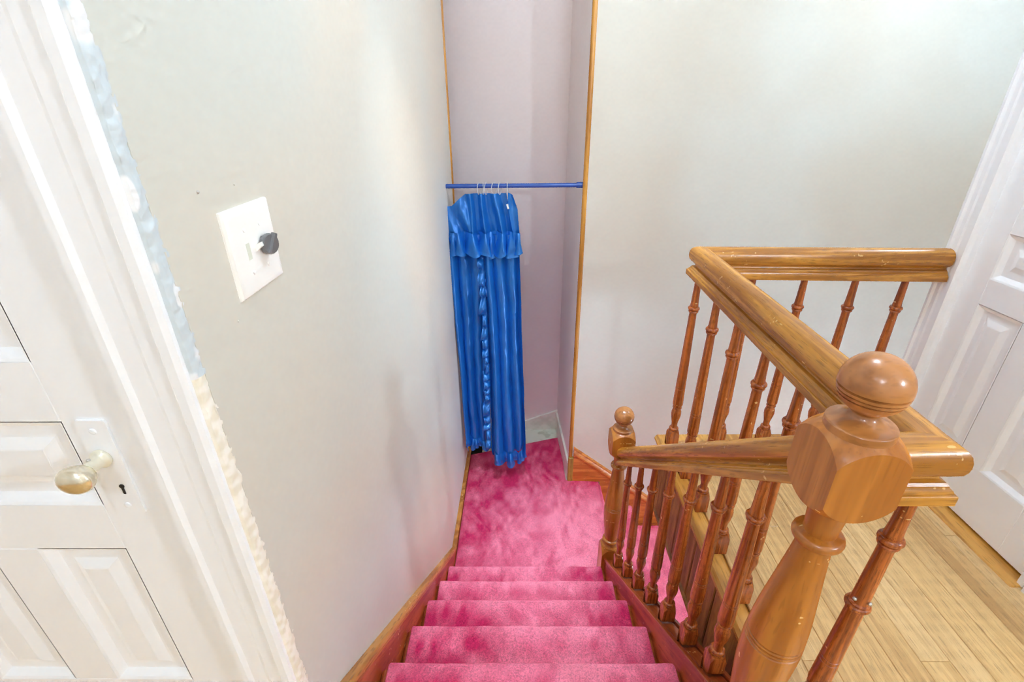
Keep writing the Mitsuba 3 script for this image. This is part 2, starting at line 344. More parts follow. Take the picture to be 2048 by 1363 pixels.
na = np.array([0, 0.80, -0.31])
cap((xs(0.545), 0.545, sk_top(0.545)), (xs(yk), yk, zk), (0, 1, 0), na)
cap((xs(yk), yk, zk), (xs(Y_END), Y_END, zk - 0.015), na, (0, 1, 0))

# far wall skirting descending with the lower flight
struct('baseboard_far', 'varnished skirting board descending to the right along the far wall')
def fb(x): return -0.862 - 0.80 * (x - 0.361)
xa, xb = X_JAMB + 0.022, 3.0
pl = [(xa, fb(xa) - 0.05), (xa, LAND - 0.01), (0.56, LAND - 0.01), (0.60, LAND - 0.20), (xb, fb(xb) - 0.40), (xb, fb(xb) - 0.05)]
obj('board', prism(pl, 'y', Y_FAR - 0.018, Y_FAR), 'base_x', 'baseboard_far', False)
fprof = [(0, -0.055), (0.020, -0.055), (0.022, -0.046), (0.030, -0.036), (0.030, -0.026), (0.024, -0.020), (0.018, -0.012), (0.018, -0.006), (0.012, 0.0), (0.0, 0.0)]
obj('cap_moulding', sweep([(u, v) for u, v in fprof], (xa, Y_FAR, fb(xa)), (xb, Y_FAR, fb(xb)), (1, 0, 0), (1, 0, 0)), 'base_x', 'baseboard_far', 25)
obj('plinth_block', bevbox(X_JAMB - 0.012, X_JAMB + 0.022, Y_FAR - 0.022, Y_FAR + 0.012, LAND - 0.01, -0.955, 0.004), 'plinth_wood', 'baseboard_far', False, label='worn yellowish plinth block at the corner')
# painted skirtings in the recess
struct('baseboard_recess', 'pale painted skirting around the recess behind the curtain')
obj('board', prism([(-1.4, LAND - 0.02), (X_CORN, LAND - 0.02), (X_CORN, -0.985), (0.06, -1.085), (-0.05, -1.10), (-1.4, -1.10)], 'y', Y_BACK - 0.018, Y_BACK), 'trim_cream', 'baseboard_recess', False)
def jx(y): return X_JAMB + (X_CORN - X_JAMB) * (y - Y_FAR) / (Y_BACK - Y_FAR)
hull = [(jx(y) + o, y, z) for y, zt in ((Y_FAR + 0.014, -1.02), (Y_BACK - 0.02, -1.00)) for o in (-0.014, 0.004) for z in (LAND - 0.02, zt)]
obj('board', trimesh.convex.convex_hull(np.array(hull)), 'trim_cream', 'baseboard_recess', False)
struct('floor_recess', 'pale vinyl floor of the recess behind the carpet edge', cat(bevbox(-0.27, X_CORN + 0.06, 2.50, Y_BACK, LAND - 0.10, LAND - 0.014, 0.001)), 'vinyl')
obj('dark_step', bevbox(-1.5, -0.285, 2.81, Y_BACK, LAND - 0.35, LAND - 0.20, 0.001), 'dark_floor', 'floor_recess', False, label='dark lower step at the left of the recess')
obj('post', bevbox(-0.27, -0.25, 2.93, 2.96, LAND - 0.01, -0.98, 0.002), 'trim_cream', 'floor_recess', False, label='thin white post behind the curtain gap')

# ================================================================== doors
def panel_mesh(u0, u1, w0, w1, fr):
    """one recessed raised-field panel in local (u, w, d): d = 0 at the frame face, negative inwards"""
    L = [(0.0, 0.0), (0.004, -0.002), (0.013, -0.011), (0.015, -0.013), (0.030, -0.013), (0.034, -0.0125), (0.050, -0.005), (0.052, -0.0045)]
    P = []
    for o, d in L:
        P.append([(u0 + o, w0 + o, d), (u1 - o, w0 + o, d), (u1 - o, w1 - o, d), (u0 + o, w1 - o, d)])
    P = np.array(P); k = len(L)
    i = np.arange(k * 4).reshape(k, 4); j = np.roll(i, -1, 1)
    q = np.stack([i[:-1], j[:-1], j[1:], i[1:]], -1).reshape(-1, 4)
    f = np.vstack([q[:, [0, 1, 2]], q[:, [0, 2, 3]], [[i[-1, 0], i[-1, 1], i[-1, 2]], [i[-1, 0], i[-1, 2], i[-1, 3]]]])
    return fr(mk(P.reshape(-1, 3), f))
def door(key, fr, U, W, cols, rows, mat='white_gloss'):
    """U=(u0,u1) W=(w0,w1); cols: list of panel (u0,u1); rows: list of (w0,w1,split)"""
    th = 0.035
    def box(u0, u1, w0, w1, b=0.0012):
        return fr(bevbox(u0, u1, w0, w1, -th, 0.0, b))
    cu0, cu1 = cols[0][0], cols[-1][1]
    obj('stile', box(U[0], cu0, *W), mat, key, False)
    obj('stile', box(cu1, U[1], *W), mat, key, False)
    edges = [W[0]] + [e for r in rows for e in r[:2]] + [W[1]]
    for a, b in zip(edges[0::2], edges[1::2]):
        obj('rail', box(cu0, cu1, a, b), mat, key, False)
    for w0, w1, split in rows:
        if split:
            obj('muntin', box(cols[0][1], cols[1][0], w0, w1), mat, key, False)
            for c in cols: obj('panel', panel_mesh(*c, w0, w1, fr), mat, key, False)
        else:
            obj('panel', panel_mesh(cu0, cu1, w0, w1, fr), mat, key, False)
def frame_left(m):        # u = x, w = z, d -> towards the camera (-y)
    v = m.vertices.copy()
    k = mk(np.stack([v[:, 0], YD - v[:, 2], v[:, 1]], 1), m.faces); 
    return k
XD = 1.39
def frame_right(m):       # u = y, w = z, d -> -x
    v = m.vertices.copy()
    return mk(np.stack([XD - v[:, 2], v[:, 0], v[:, 1]], 1), m.faces)
struct('door_1', 'white painted panelled door at the left with an oval brass knob')
door('door_1', frame_left, (-1.08, -0.523), (0.012, 2.0), [(-0.982, -0.840), (-0.759, -0.618)], [(0.228, 0.575, True), (0.668, 0.817, False), (0.910, 1.88, True)])
struct('door_2', 'white painted panelled door in the right wall beyond the newel post')
door('door_2', frame_right, (0.915, 1.455), (0.012, 2.0), [(1.003, 1.147), (1.228, 1.372)], [(0.187, 0.639, True), (0.718, 0.850, False), (0.920, 1.88, True)])
# casings: moulded boards
def casing(prof, x0, x1, key, fr, z0=0.0, z1=2.06, name='casing'):
    pass
cprof = [(0, 0), (0, 0.016), (0.006, 0.020), (0.016, 0.020), (0.022, 0.013), (0.040, 0.013), (0.046, 0.010), (0.068, 0.010), (0.074, 0.015), (0.082, 0.015), (0.086, 0.010), (0.090, 0.0)]
# left door, right-hand casing: outer edge against the wall corner
def cas_left(x_outer, sgn, name):
    P = [(x_outer + sgn * u * 1.12, YD - 0.012 - d) for u, d in cprof] + [(x_outer + sgn * 0.09 * 1.12, YD + 0.0), (x_outer, YD + 0.0)]
    obj(name, prism(P, 'z', 0, 2.06), 'white_gloss', 'door_1', False)
cas_left(-0.4035, -1, 'casing')
cas_left(-1.20, 1, 'casing')
obj('door_stop', bevbox(-0.530, -0.504, YD - 0.010, YD + 0.02, 0, 2.03, 0.002), 'white_gloss', 'door_1', False)
obj('door_stop', bevbox(-1.11, -1.082, YD - 0.010, YD + 0.02, 0, 2.03, 0.002), 'white_gloss', 'door_1', False)
obj('head_casing', bevbox(-1.20, -0.404, YD - 0.03, YD, 2.03, 2.15, 0.003), 'white_gloss', 'door_1', False)
# right door casings (faces -x)
def cas_right(y_outer, sgn, name):
    P = [(XW - d - 0.006, y_outer + sgn * u * 0.80) for u, d in cprof] + [(XW + 0.030, y_outer + sgn * 0.072), (XW + 0.030, y_outer)]
    obj(name, prism(P, 'z', 0, 2.06), 'white_gloss', 'door_2', False)
cas_right(1.517, -1, 'casing')
cas_right(0.822, 1, 'casing')
obj('door_stop', bevbox(XD - 0.012, XD + 0.03, 1.4565, 1.486, 0, 2.03, 0.002), 'white_gloss', 'door_2', False)
obj('door_stop', bevbox(XW - 0.012, XD + 0.03, 0.896, 0.9135, 0, 2.03, 0.002), 'white_gloss', 'door_2', False)
obj('head_casing', bevbox(XW - 0.03, XD + 0.03, 0.822, 1.517, 2.03, 2.15, 0.003), 'white_gloss', 'door_2', False)
obj('threshold', bevbox(XW - 0.040, XD + 0.06, 0.898, 1.44, -0.012, 0.004, 0.003), 'oak_edge', 'door_2', False, label='worn golden wood threshold')

# knob of the left door
kx, kz = -0.580, 0.760
pm = prism(sg.box(-0.0215, -0.105, 0.0215, 0.062).buffer(-0.004).buffer(0.004, quad_segs=4), 'y', YD - 0.004, YD)
obj('knob_plate', shift(pm, (kx + 0.004, 0, kz)), 'white_gloss', 'door_1', False, label='white painted knob plate')
for dz in (0.045, -0.088):
    s = trimesh.creation.icosphere(2, 0.005); s.apply_scale([1, 0.5, 1])
    obj('screw', shift(s, (kx + 0.004, YD - 0.0045, kz + dz)), 'white_gloss', 'door_1__knob_plate', True)
kh = cat(trimesh.creation.cylinder(0.0035, 0.002, 16), trimesh.creation.box((0.003, 0.014, 0.002)).apply_translation((0, -0.007, 0)))
kh.apply_transform(trimesh.transformations.rotation_matrix(math.pi / 2, [1, 0, 0]))
obj('keyhole', shift(kh, (kx + 0.008, YD - 0.0042, kz - 0.052)), 'dark', 'door_1__knob_plate', False)
Rk = trimesh.transformations.rotation_matrix(math.pi / 2, [1, 0, 0])
neckm = lathe(smoothprof([(0, 0), (0.0135, 0), (0.0135, 0), (0.0145, 0.004), (0.011, 0.008), (0.0095, 0.012), (0.0095, 0.024), (0.010, 0.030), (0, 0.032)], 4), 24)
kb = lathe(smoothprof([(0, 0.030), (0.010, 0.031), (0.018, 0.036), (0.0255, 0.046), (0.0275, 0.053), (0.0262, 0.059), (0.020, 0.065), (0.010, 0.0685), (0, 0.0695)], 6), 40)
kb.apply_scale([0.86, 0.72, 0.86])
def kn(m): return shift(xf(m, Rk), (kx, YD - 0.004, kz))
obj('knob', kn(kb), 'brass', 'door_1', True, label='polished oval brass knob')
obj('neck', kn(neckm), 'brass_painted', 'door_1__knob', True)
s = trimesh.creation.icosphere(2, 0.0028); obj('set_screw', shift(s, (kx - 0.002, YD - 0.022, kz + 0.0095)), 'steel', 'door_1__knob', True)

# rough plaster edge between the casing and the left wall
def plaster(z0, z1, name, mat, seed, lab):
    nz, ny = int((z1 - z0) / 0.003) + 2, 16
    Z = np.linspace(z0, z1, nz)[:, None] * np.ones(ny); Yv = np.linspace(0, 1, ny)[None] * np.ones((nz, 1))
    bow = 0.0
    y = YD - 0.023 + Yv * 0.033
    n1 = meshkit.fbm(np.stack([Z * 110, y * 140, Z * 0 + seed], -1), 3) - 0.5
    y = y + (meshkit.fbm(np.stack([Z * 30, Z * 0 + seed, Z * 0], -1), 3) - 0.5) * 0.007 * Yv + (meshkit.fbm(np.stack([Z * 9, Z * 0 + seed + 9, Z * 0], -1), 2) - 0.5) * 0.010 * Yv
    X = -0.4005 + 0.0045 * np.sin(np.pi * Yv) + n1 * 0.005
    X[:, 0] -= 0.006; X[:, -1] -= 0.006
    obj(name, grid(np.stack([X, y, Z], -1)), mat, 'wall_left', True, label=lab)
plaster(0.895, 2.2, 'plaster_edge', 'plaster_blue', 1.5, 'bare bluish grey plaster edge beside the casing')
plaster(-0.02, 0.895, 'plaster_edge', 'plaster_cream', 7.5, 'rough cream filler along the casing')
for (yy_, zz_, r_) in ((0.617, 1.103, 0.0022), (0.70, 1.10, 0.0016), (0.625, 0.925, 0.0018)):
    s = trimesh.creation.icosphere(1, r_); obj('nail', shift(s, (wl(yy_), yy_, zz_)), 'steel' if r_ > 0.002 else 'paint_left', 'wall_left', True)

# ================================================================== stairs
st = thing('staircase', 'dark varnished wooden staircase descending along the left cream wall to the pink landing', 'stairs')
XS0, XS1 = 0.440, 0.500             # string
for n in range(0, 6):
    y1, z1 = nose_y(n) - 0.010, nose_z(n) - 0.012
    if n > 0:
        obj('tread', bevbox(wl(y1) + 0.014, XS0, nose_y(n - 1) - 0.040, y1, z1 - 0.028, z1, 0.008), 'string_wood', st, False)
    obj('riser', bevbox(wl(y1) + 0.016, XS0, y1 - 0.045, y1 - 0.028, nose_z(n + 1) - 0.012, z1 - (0.028 if n else 0.016), 0.001), 'string_wood', st, False)
def st_top(y): return -0.055 - 0.8258 * (y - 0.715)
ys0, ys1 = 0.585, 1.745
P = [(ys0, st_top(ys0) - 0.012), (ys1, st_top(ys1) - 0.012), (ys1, LAND - 0.02), (ys1 - 0.10, LAND - 0.1), (ys0, st_top(ys0) - 0.36)]
obj('string', prism(P, 'x', XS0, XS1), 'string_wood', st, False)
for (u0, u1) in ((0.436, 0.449), (0.491, 0.504)):
    pr = [(-(u1 - u0) / 2, -0.004), ((u1 - u0) / 2, -0.004), ((u1 - u0) / 2, 0.006), ((u1 - u0) / 2 - 0.002, 0.009), (-(u1 - u0) / 2 + 0.002, 0.009), (-(u1 - u0) / 2, 0.006)]
    xm = (u0 + u1) / 2
    obj('string_cap', sweep(pr, (xm, ys0, st_top(ys0) - 0.010), (xm, ys1 - 0.006, st_top(ys1 - 0.006) - 0.010), (0, 1, 0), (0, 1, 0)), 'string_wood', st, False)
obj('spandrel', prism([(0.55, -0.42), (ys1 - 0.09, LAND - 0.09), (ys1 - 0.09, -3.2), (0.55, -3.2)], 'x', XS0 + 0.012, XS1 - 0.01), 'fascia_wood', st, False)
obj('landing_platform', prism([(wl(1.70) + 0.002, 1.70), (wl(2.8) + 0.002, Y_END - 0.01), (-0.35, Y_END - 0.01), (0.30, 3.05), (0.335, Y_FAR - 0.02), (0.545, Y_FAR - 0.02), (0.545, 1.70)], 'z', LAND - 0.12, LAND - 0.014), 'string_wood', st, False)
NX = 0.565
for k in range(8):
    xk, zk2 = NX + 0.231 * k, LAND - RISE * k
    obj('riser', bevbox(xk - 0.05, xk - 0.036, 0.65, Y_FAR - 0.02, zk2 - RISE - 0.012, zk2 - 0.02, 0.001), 'string_wood', st, False)
    obj('tread', bevbox(xk - 0.035, xk + 0.231 - 0.010, 0.65, Y_FAR - 0.02, zk2 - RISE - 0.040, zk2 - RISE - 0.012, 0.006), 'string_wood', st, False)

# carpets
def carpet_path(noses, run_dir=1, t=0.012):
    """upper outline (s, z) over nosings: list of (s, z) of nose points, carpet top"""
    out = []
    for i, (s, z) in enumerate(noses):
        r = 0.016
        for a in np.linspace(90, -60, 9):
            out.append((s - r + r * math.cos(math.radians(a)), z - r + r * math.sin(math.radians(a))))
        if i + 1 < len(noses):
            z2 = noses[i + 1][1]
            out.append((s - 0.016, z - 0.05))
            out.append((s - 0.017, z2 + 0.008)); out.append((s - 0.012, z2 + 0.001))
    return out
def carpet_mesh(path, lo, hi, to3, seed):
    """strip of carpet with depth: top outline path, hem at both sides, fine waviness"""
    path = np.array(path)
    # resample
    d = np.r_[0, np.cumsum(np.hypot(*np.diff(path, axis=0).T))]
    keep = [0]
    q = []
    for i in range(len(path) - 1):
        k = max(1, int((d[i + 1] - d[i]) / 0.02))
        for t in np.linspace(0, 1, k, endpoint=False): q.append(path[i] * (1 - t) + path[i + 1] * t)
    q.append(path[-1]); q = np.array(q)
    tan = np.gradient(q, axis=0); nrm = np.stack([-tan[:, 1], tan[:, 0]], 1); nrm /= np.linalg.norm(nrm, axis=1, keepdims=True) + 1e-9
    W = np.r_[lo, lo, np.linspace(lo + 0.004, hi - 0.004, 34), hi, hi]
    off = np.r_[-0.013, -0.004, np.zeros(34), -0.004, -0.013]
    P = []
    for w, o in zip(W, off):
        wob = (meshkit.fbm(np.stack([q[:, 0] * 14, q[:, 1] * 14, np.full(len(q), w * 14 + seed)], -1), 3) - 0.5) * 0.007
        e = q + nrm * (o + wob * (o == 0))[:, None]
        P.append(to3(e, w))
    return grid(np.array(P))
cr = thing('stair_carpet', 'pink plush carpet runner on the straight flight of steps below the left skirting board', 'carpet')
noses = [(nose_y(n), nose_z(n)) for n in range(0, 6)]
path = [(0.40, 0.0)] + carpet_path(noses) + [(nose_y(5) - 0.017, LAND + 0.004)]
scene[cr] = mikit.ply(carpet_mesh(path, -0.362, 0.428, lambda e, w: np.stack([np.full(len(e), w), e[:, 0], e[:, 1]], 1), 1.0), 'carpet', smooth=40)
cl = thing('landing_carpet', 'pink plush carpet covering the turning landing under the blue curtain', 'carpet')
poly = sg.Polygon([(-0.362, 1.735), (-0.350, 2.862), (0.318, 3.068), (0.330, 2.592), (0.552, 2.572), (0.552, 1.86), (0.425, 1.84), (0.425, 1.735)])
g = trimesh.creation.extrude_polygon(poly, 0.013, engine='earcut')
def landing_mesh():
    h = 0.02
    xs_, ys_ = np.arange(-0.38, 0.60, h), np.arange(1.72, 3.10, h)
    # clip a fine grid of triangles by the polygon: use shapely cells
    V, F = [], []
    from shapely import STRtree
    inner = poly.buffer(-1e-6)
    pts, tris = trimesh.creation.triangulate_polygon(poly.segmentize(0.03), engine='earcut')
    m = mk(np.c_[pts, np.zeros(len(pts))], tris)
    v, f = trimesh.remesh.subdivide_to_size(m.vertices, m.faces, 0.03)
    m = trimesh.Trimesh(v, f); m.merge_vertices()
    v = m.vertices.copy()
    bd = poly.exterior
    dist = np.array([bd.distance(sg.Point(p[:2])) for p in v])
    z = LAND + (meshkit.fbm(np.c_[v[:, :2] * 13, np.zeros(len(v))], 3) - 0.5) * 0.007 - 0.004 * (dist < 0.003)
    top = mk(np.c_[v[:, :2], z], m.faces)
    ring_ = np.array(poly.exterior.segmentize(0.03).coords)[:-1]
    a = np.c_[ring_, np.full(len(ring_), LAND - 0.003)]; b = np.c_[ring_, np.full(len(ring_), LAND - 0.0135)]
    k = len(a); i = np.arange(k); j = (i + 1) % k
    side = mk(np.vstack([a, b]), np.vstack([np.stack([i, j + k, j], 1), np.stack([i, i + k, j + k], 1)]))
    return cat(top, side)
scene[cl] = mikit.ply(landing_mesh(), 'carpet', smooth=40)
cf = thing('lower_flight_carpet', 'pink carpet on the lower steps seen between the balusters below the oak floor', 'carpet')
noses = [(NX + 0.231 * k, LAND - RISE * k) for k in range(0, 9)]
path = [(0.553, LAND - 0.001)] + carpet_path(noses)
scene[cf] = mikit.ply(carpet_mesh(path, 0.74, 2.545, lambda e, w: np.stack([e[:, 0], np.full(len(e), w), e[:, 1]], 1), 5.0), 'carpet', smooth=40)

# ================================================================== balustrades
def newel_parts(parent, x, y, c, base, lean=0.0):
    """turned newel: ball finial centred at height c, foot at base"""
    def place(m):
        v = m.vertices.copy()
        low = np.clip((c - 0.24) - v[:, 2], 0, None)
        v[:, 0] += x - lean * low; v[:, 1] += y
        return mk(v, m.faces)
    vase = smoothprof([(0.024, c - 0.262), (0.0255, c - 0.292), (0.0255, c - 0.292), (0.029, c - 0.33), (0.0365, c - 0.40), (0.0440, c - 0.47), (0.0475, c - 0.525), (0.0478, c - 0.56), (0.0450, c - 0.62), (0.0385, c - 0.68), (0.0325, c - 0.735)], 6)
    # three fine grooves
    out = []
    for r, z in vase[::-1]:
        out.append((r, z))
    body = np.array(out[::-1])
    zz = np.sort(np.r_[body[:, 1], [c - 0.515 - 0.008 * k + e for k in range(3) for e in (-0.0026, -0.0009, 0.0009, 0.0026)]])[::-1]
    rr = np.interp(zz[::-1], body[::-1, 1], body[::-1, 0])[::-1].copy()
    for k in range(3):
        rr[np.abs(zz - (c - 0.515 - 0.008 * k)) < 0.0012] -= 0.0030
    prof = [(0, c - 0.255), (0.024, c - 0.256)] + list(zip(rr, zz)) + [(0.030, c - 0.742)] + ring(c - 0.752, 0.042, 0.018)[::-1] + [(0.030, c - 0.764), (0.034, c - 0.772), (0.044, c - 0.782), (0.046, c - 0.786), (0, c - 0.786)]
    key = obj('newel_post', place(lathe(prof, 48)), 'newel_wood', parent, 40)
    # collar ring
    pr = [(0.020, c - 0.262)] + ring(c - 0.276, 0.0375, 0.019, 9)[::-1] + [(0.026, c - 0.289), (0.020, c - 0.29)]
    obj('collar', place(lathe(pr, 48)), 'newel_wood', key, 40)
    # head block: cube cut by a sphere, turned above and below
    cb = c - 0.138
    h = 0.0505
    cube = m3.Manifold.cube([2 * h, 2 * h, 0.142], True).translate([0, 0, cb - 0.005])
    sph = m3.Manifold.sphere(0.0791, 96).translate([0, 0, cb])
    blk = (cube ^ sph)
    turned = m3.Manifold.revolve(m3.CrossSection([np.array([(0, c - 0.075), (0.030, c - 0.075), (0.040, c - 0.085), (0.044, cb), (0.040, cb - 0.05), (0.034, cb - 0.066), (0.0275, cb - 0.078), (0.024, c - 0.26), (0, c - 0.26)])[::-1]]), 48)
    blk = blk + turned
    mm = blk.to_mesh()
    obj('head_block', place(mk(mm.vert_properties[:, :3], mm.tri_verts)), 'newel_wood', key, 30)
    fin = smoothprof([(0.042, c - 0.080), (0.0438, c - 0.078), (0.0438, c - 0.078), (0.0438, c - 0.0615), (0.0438, c - 0.0615), (0.0415, c - 0.0595), (0.030, c - 0.0555), (0.0215, c - 0.0500), (0.0175, c - 0.0440), (0.0185, c - 0.0395), (0.0185, c - 0.0395)], 5)
    a = np.linspace(-math.acos(0.0185 / 0.0435), math.pi / 2, 40)
    ballp = np.stack([0.0435 * np.cos(a), c + 0.0435 * np.sin(a)], 1)
    for k in range(3):                           # turned grooves below the equator
        zc = c - 0.004 - 0.0068 * k
        ballp = np.vstack([ballp, [(math.sqrt(max(0.0435 ** 2 - (zc + e - c) ** 2, 0)) - (0.0022 if abs(e) < 0.0008 else 0), zc + e) for e in (-0.0018, -0.0007, 0.0007, 0.0018)]])
    ballp = ballp[np.argsort(ballp[:, 1])]
    ballp[-1, 0] = 0
    obj('finial', place(lathe(np.vstack([[(0, c - 0.080)], fin, ballp]), 56)), 'finial_wood', key, 30, label='turned ball finial')
    # square base
    b = 0.0475
    top = c - 0.788
    cube = m3.Manifold.cube([2 * b, 2 * b, top - base], True).translate([0, 0, (top + base) / 2])
    cone = m3.Manifold.revolve(m3.CrossSection([np.array([(0, base - 0.01), (0.09, base - 0.01), (0.09, top - 0.06), (0.070, top - 0.045), (0.058, top - 0.016), (0.048, top), (0, top)])]), 48)
    mm = (cube ^ cone).to_mesh()
    obj('base_block', place(mk(mm.vert_properties[:, :3], mm.tri_verts)), 'newel_wood', key, 30)
    return key

def bal_mesh(z0, z1, slope=0.0, coupling=False):
    """turned baluster between z0 (foot) and z1 (underside of rail); heights as in the level ones scaled in the shaft"""
    H = z1 - z0
    s = (H - 0.19) / (0.672 - 0.19)
    def Z(z): return z0 + (z if z <= 0.19 else 0.19 + (z - 0.19) * s)
    P = [(0, 0.070), (0.0165, 0.070), (0.0125, 0.074)] + ring(0.0825, 0.0175, 0.011, 7) + [(0.0115, 0.089), (0.0105, 0.098), (0.0110, 0.108), (0.0140, 0.122), (0.0172, 0.138), (0.0180, 0.150), (0.0165, 0.161), (0.0128, 0.171)] + ring(0.177, 0.0168, 0.008, 5) + [(0.0135, 0.182), (0.0135, 0.186), (0.0178, 0.189), (0.0182, 0.194)]
    r0, r1, zr = 0.0182, 0.0118, 0.560
    for z in (0.25, 0.2575, 0.2585, 0.2595, 0.2605, 0.2675, 0.2685, 0.2695, 0.2705, 0.30, 0.36, 0.42, 0.48, 0.54, 0.553):
        r = r0 + (r1 - r0) * (z - 0.194) / (zr - 0.194)
        if any(abs(z - q) < 0.0007 for q in (0.2585, 0.2595, 0.2685, 0.2695)): r -= 0.0017
        P.append((r, z))
    P += [(0.0135, 0.556)] + ring(0.5605, 0.0165, 0.007, 5) + ring(0.571, 0.0192, 0.013, 8) + [(0.0128, 0.5785), (0.0135, 0.581), (0.0128, 0.585), (0.0118, 0.60), (0.0095, 0.672 + 0.012), (0, 0.672 + 0.012)]
    prof = [(r, Z(z)) for r, z in P]
    m = lathe(prof, 20)
    b = 0.0188
    cube = m3.Manifold.cube([2 * b, 2 * b, 0.14], True).translate([0, 0, z0 + 0.074 - 0.07])
    cone = m3.Manifold.revolve(m3.CrossSection([np.array([(0, z0 - 0.2), (0.04, z0 - 0.2), (0.04, z0 + 0.05), (0.026, z0 + 0.058), (0.0185, z0 + 0.073), (0, z0 + 0.073)])]), 24)
    cut = cube ^ cone
    if slope == 0:
        cut = cut.trim_by_plane([0, 0, 1], z0)
    else:
        nn = np.array([0, 0.8258, 1.0]); nn /= np.linalg.norm(nn)
        cut = cut.trim_by_plane(nn.tolist(), float(nn @ np.array([0, 0, z0])))
    mm = cut.to_mesh()
    return cat(m, mk(mm.vert_properties[:, :3], mm.tri_verts))
def leanto(m, zt, dx):
    v = m.vertices.copy(); v[:, 0] += dx * (v[:, 2] - zt); return mk(v, m.faces)

NB = (0.473, 0.554)
sb = thing('stair_balustrade', 'sloping oak balustrade of the stairs between a large near newel and a small far newel', 'railing')
big = newel_parts(sb, NB[0], NB[1], 0.860, 0.0, lean=0.045)
labels[big] = {'label': 'large near newel post with ball finial'}
small = newel_parts(sb, 0.470, 1.777, -0.050, LAND - 0.012)
labels[small] = {'label': 'small far newel post on the landing'}
for y in (1.600, 1.445, 1.298, 1.149, 1.002, 0.852, 0.712):
    z0, z1 = st_top(y) - 0.010, 0.558 - 0.823 * (y - 0.703)
    m = bal_mesh(z0 + 0.012, z1 - 0.006, slope=1)
    obj('baluster', shift(m, (0.470, y, 0)), 'baluster_wood', sb, 32)
ybs = [1.737] + [1.600, 1.445, 1.298, 1.149, 1.002, 0.852, 0.712] + [0.600]
for ya_, yb_ in zip(ybs[:-1], ybs[1:]):
    a_, b_ = ya_ - 0.022, yb_ + 0.022
    prf = [(-0.0185, 0), (0.0185, 0), (0.0185, 0.004), (0.0165, 0.006), (-0.0165, 0.006), (-0.0185, 0.004)]
    obj('fillet', sweep(prf, (0.470, a_, st_top(a_) - 0.0125), (0.470, b_, st_top(b_) - 0.0125), (0, 1, 0), (0, 1, 0)), 'string_wood', sb, False)
# handrail profile: moulded fillet plate below, loaf above; origin at the underside
half = [(0.0, 0.0), (0.0308, 0.0), (0.0318, 0.001), (0.0318, 0.0165), (0.0308, 0.0180), (0.0278, 0.0185), (0.0275, 0.0205), (0.0262, 0.0235), (0.0225, 0.0260), (0.0222, 0.0285), (0.0190, 0.0325), (0.0125, 0.0350), (0.0115, 0.0385), (0.0135, 0.0430), (0.0215, 0.0465), (0.0275, 0.0525), (0.0300, 0.0600), (0.0308, 0.0680), (0.0302, 0.0760), (0.0278, 0.0845), (0.0228, 0.0915), (0.0150, 0.0965), (0.0070, 0.0990), (0.0, 0.0995)]
rp = half + [(-u, v) for u, v in half[-2:0:-1]]
ZR = 0.674
yA, yB = NB[1] + 0.046, 1.777 - 0.046
zA = 0.560 - 0.823 * (yA - 0.703); zB = 0.560 - 0.823 * (yB - 0.703)
rps = [(u, v * 0.79) for u, v in rp]
obj('handrail', sweep(rps, (0.472, yB, zB), (0.472, yA, zA), (0, 1, 0), (0, 1, 0)), 'rail_s', sb, 28, label='sloping moulded oak handrail')

lb = thing('landing_balustrade', 'level oak balustrade turning around the upper landing to the right door casing', 'railing')
C1, C2 = np.array([0.592, NB[1], ZR]), np.array([0.600, 1.540, ZR])
C3 = np.array([1.358, 1.500, ZR])
d12 = (C2 - C1) / np.linalg.norm(C2 - C1)
d23 = (C3 - C2) / np.linalg.norm(C3 - C2)
m1 = np.array([1, 0, 0]) + d12; m2 = d12 + d23
m1 /= np.linalg.norm(m1)
obj('handrail', sweep(rp, (NB[0] + 0.046, NB[1], ZR), C1, (1, 0, 0), m1), 'rail_x', lb, 28)
obj('handrail', sweep(rp, C1, C2, m1, m2), 'rail_y', lb, 28)
obj('handrail', sweep(rp, C2, C3, m2, (1, 0, 0)), 'rail_x', lb, 28)
def lev(x, y, lean=0.0):
    m = bal_mesh(0.0, ZR, 0)
    if lean: m = leanto(m, ZR, lean)
    return obj('baluster', shift(m, (x, y, 0)), 'baluster_wood', lb, 32)
kb_ = lev(0.594, 0.556, 0.032)
for y in (0.708, 0.868, 1.026, 1.188, 1.343, 1.512):
    lev(0.592, y)
for x in (0.778, 0.943, 1.104, 1.259):
    lev(x, 1.540 - 0.0528 * (x - 0.6))
# repair collar with two screws on the nearest baluster
cm = lathe([(0.0135, 0.405), (0.0165, 0.408)] + ring(0.416, 0.0205, 0.010, 7) + [(0.0172, 0.424), (0.0150, 0.427), (0.0135, 0.4275)], 24)
obj('repair_collar', shift(leanto(cm, ZR, 0.032), (0.594, 0.556, 0)), 'baluster_wood', kb_, 32)
for a in (200, 285):
    s = trimesh.creation.icosphere(2, 0.0036)
    ca, sa = math.cos(math.radians(a)), math.sin(math.radians(a))
    obj('screw', shift(s, (0.594 - 0.032 * 0.24 + 0.0158 * ca, 0.556 + 0.0158 * sa, 0.436)), 'steel', kb_, True)

# ================================================================== curtain
YC = 2.625
rd = thing('curtain_rod', 'blue metal tension rod spanning the recess above the curtain', 'curtain rod')
rz = lambda x: 0.806 + 0.0 * x
obj('tube', tube([(-0.60, YC, rz(0)), (0.318, YC, rz(0))], 0.0112, 18), 'rod_blue', rd, 40)
obj('end_cap', tube([(0.312, YC, rz(0)), (jx(YC) - 0.001, YC, rz(0))], 0.0150, 18), 'rod_blue', rd, 40)

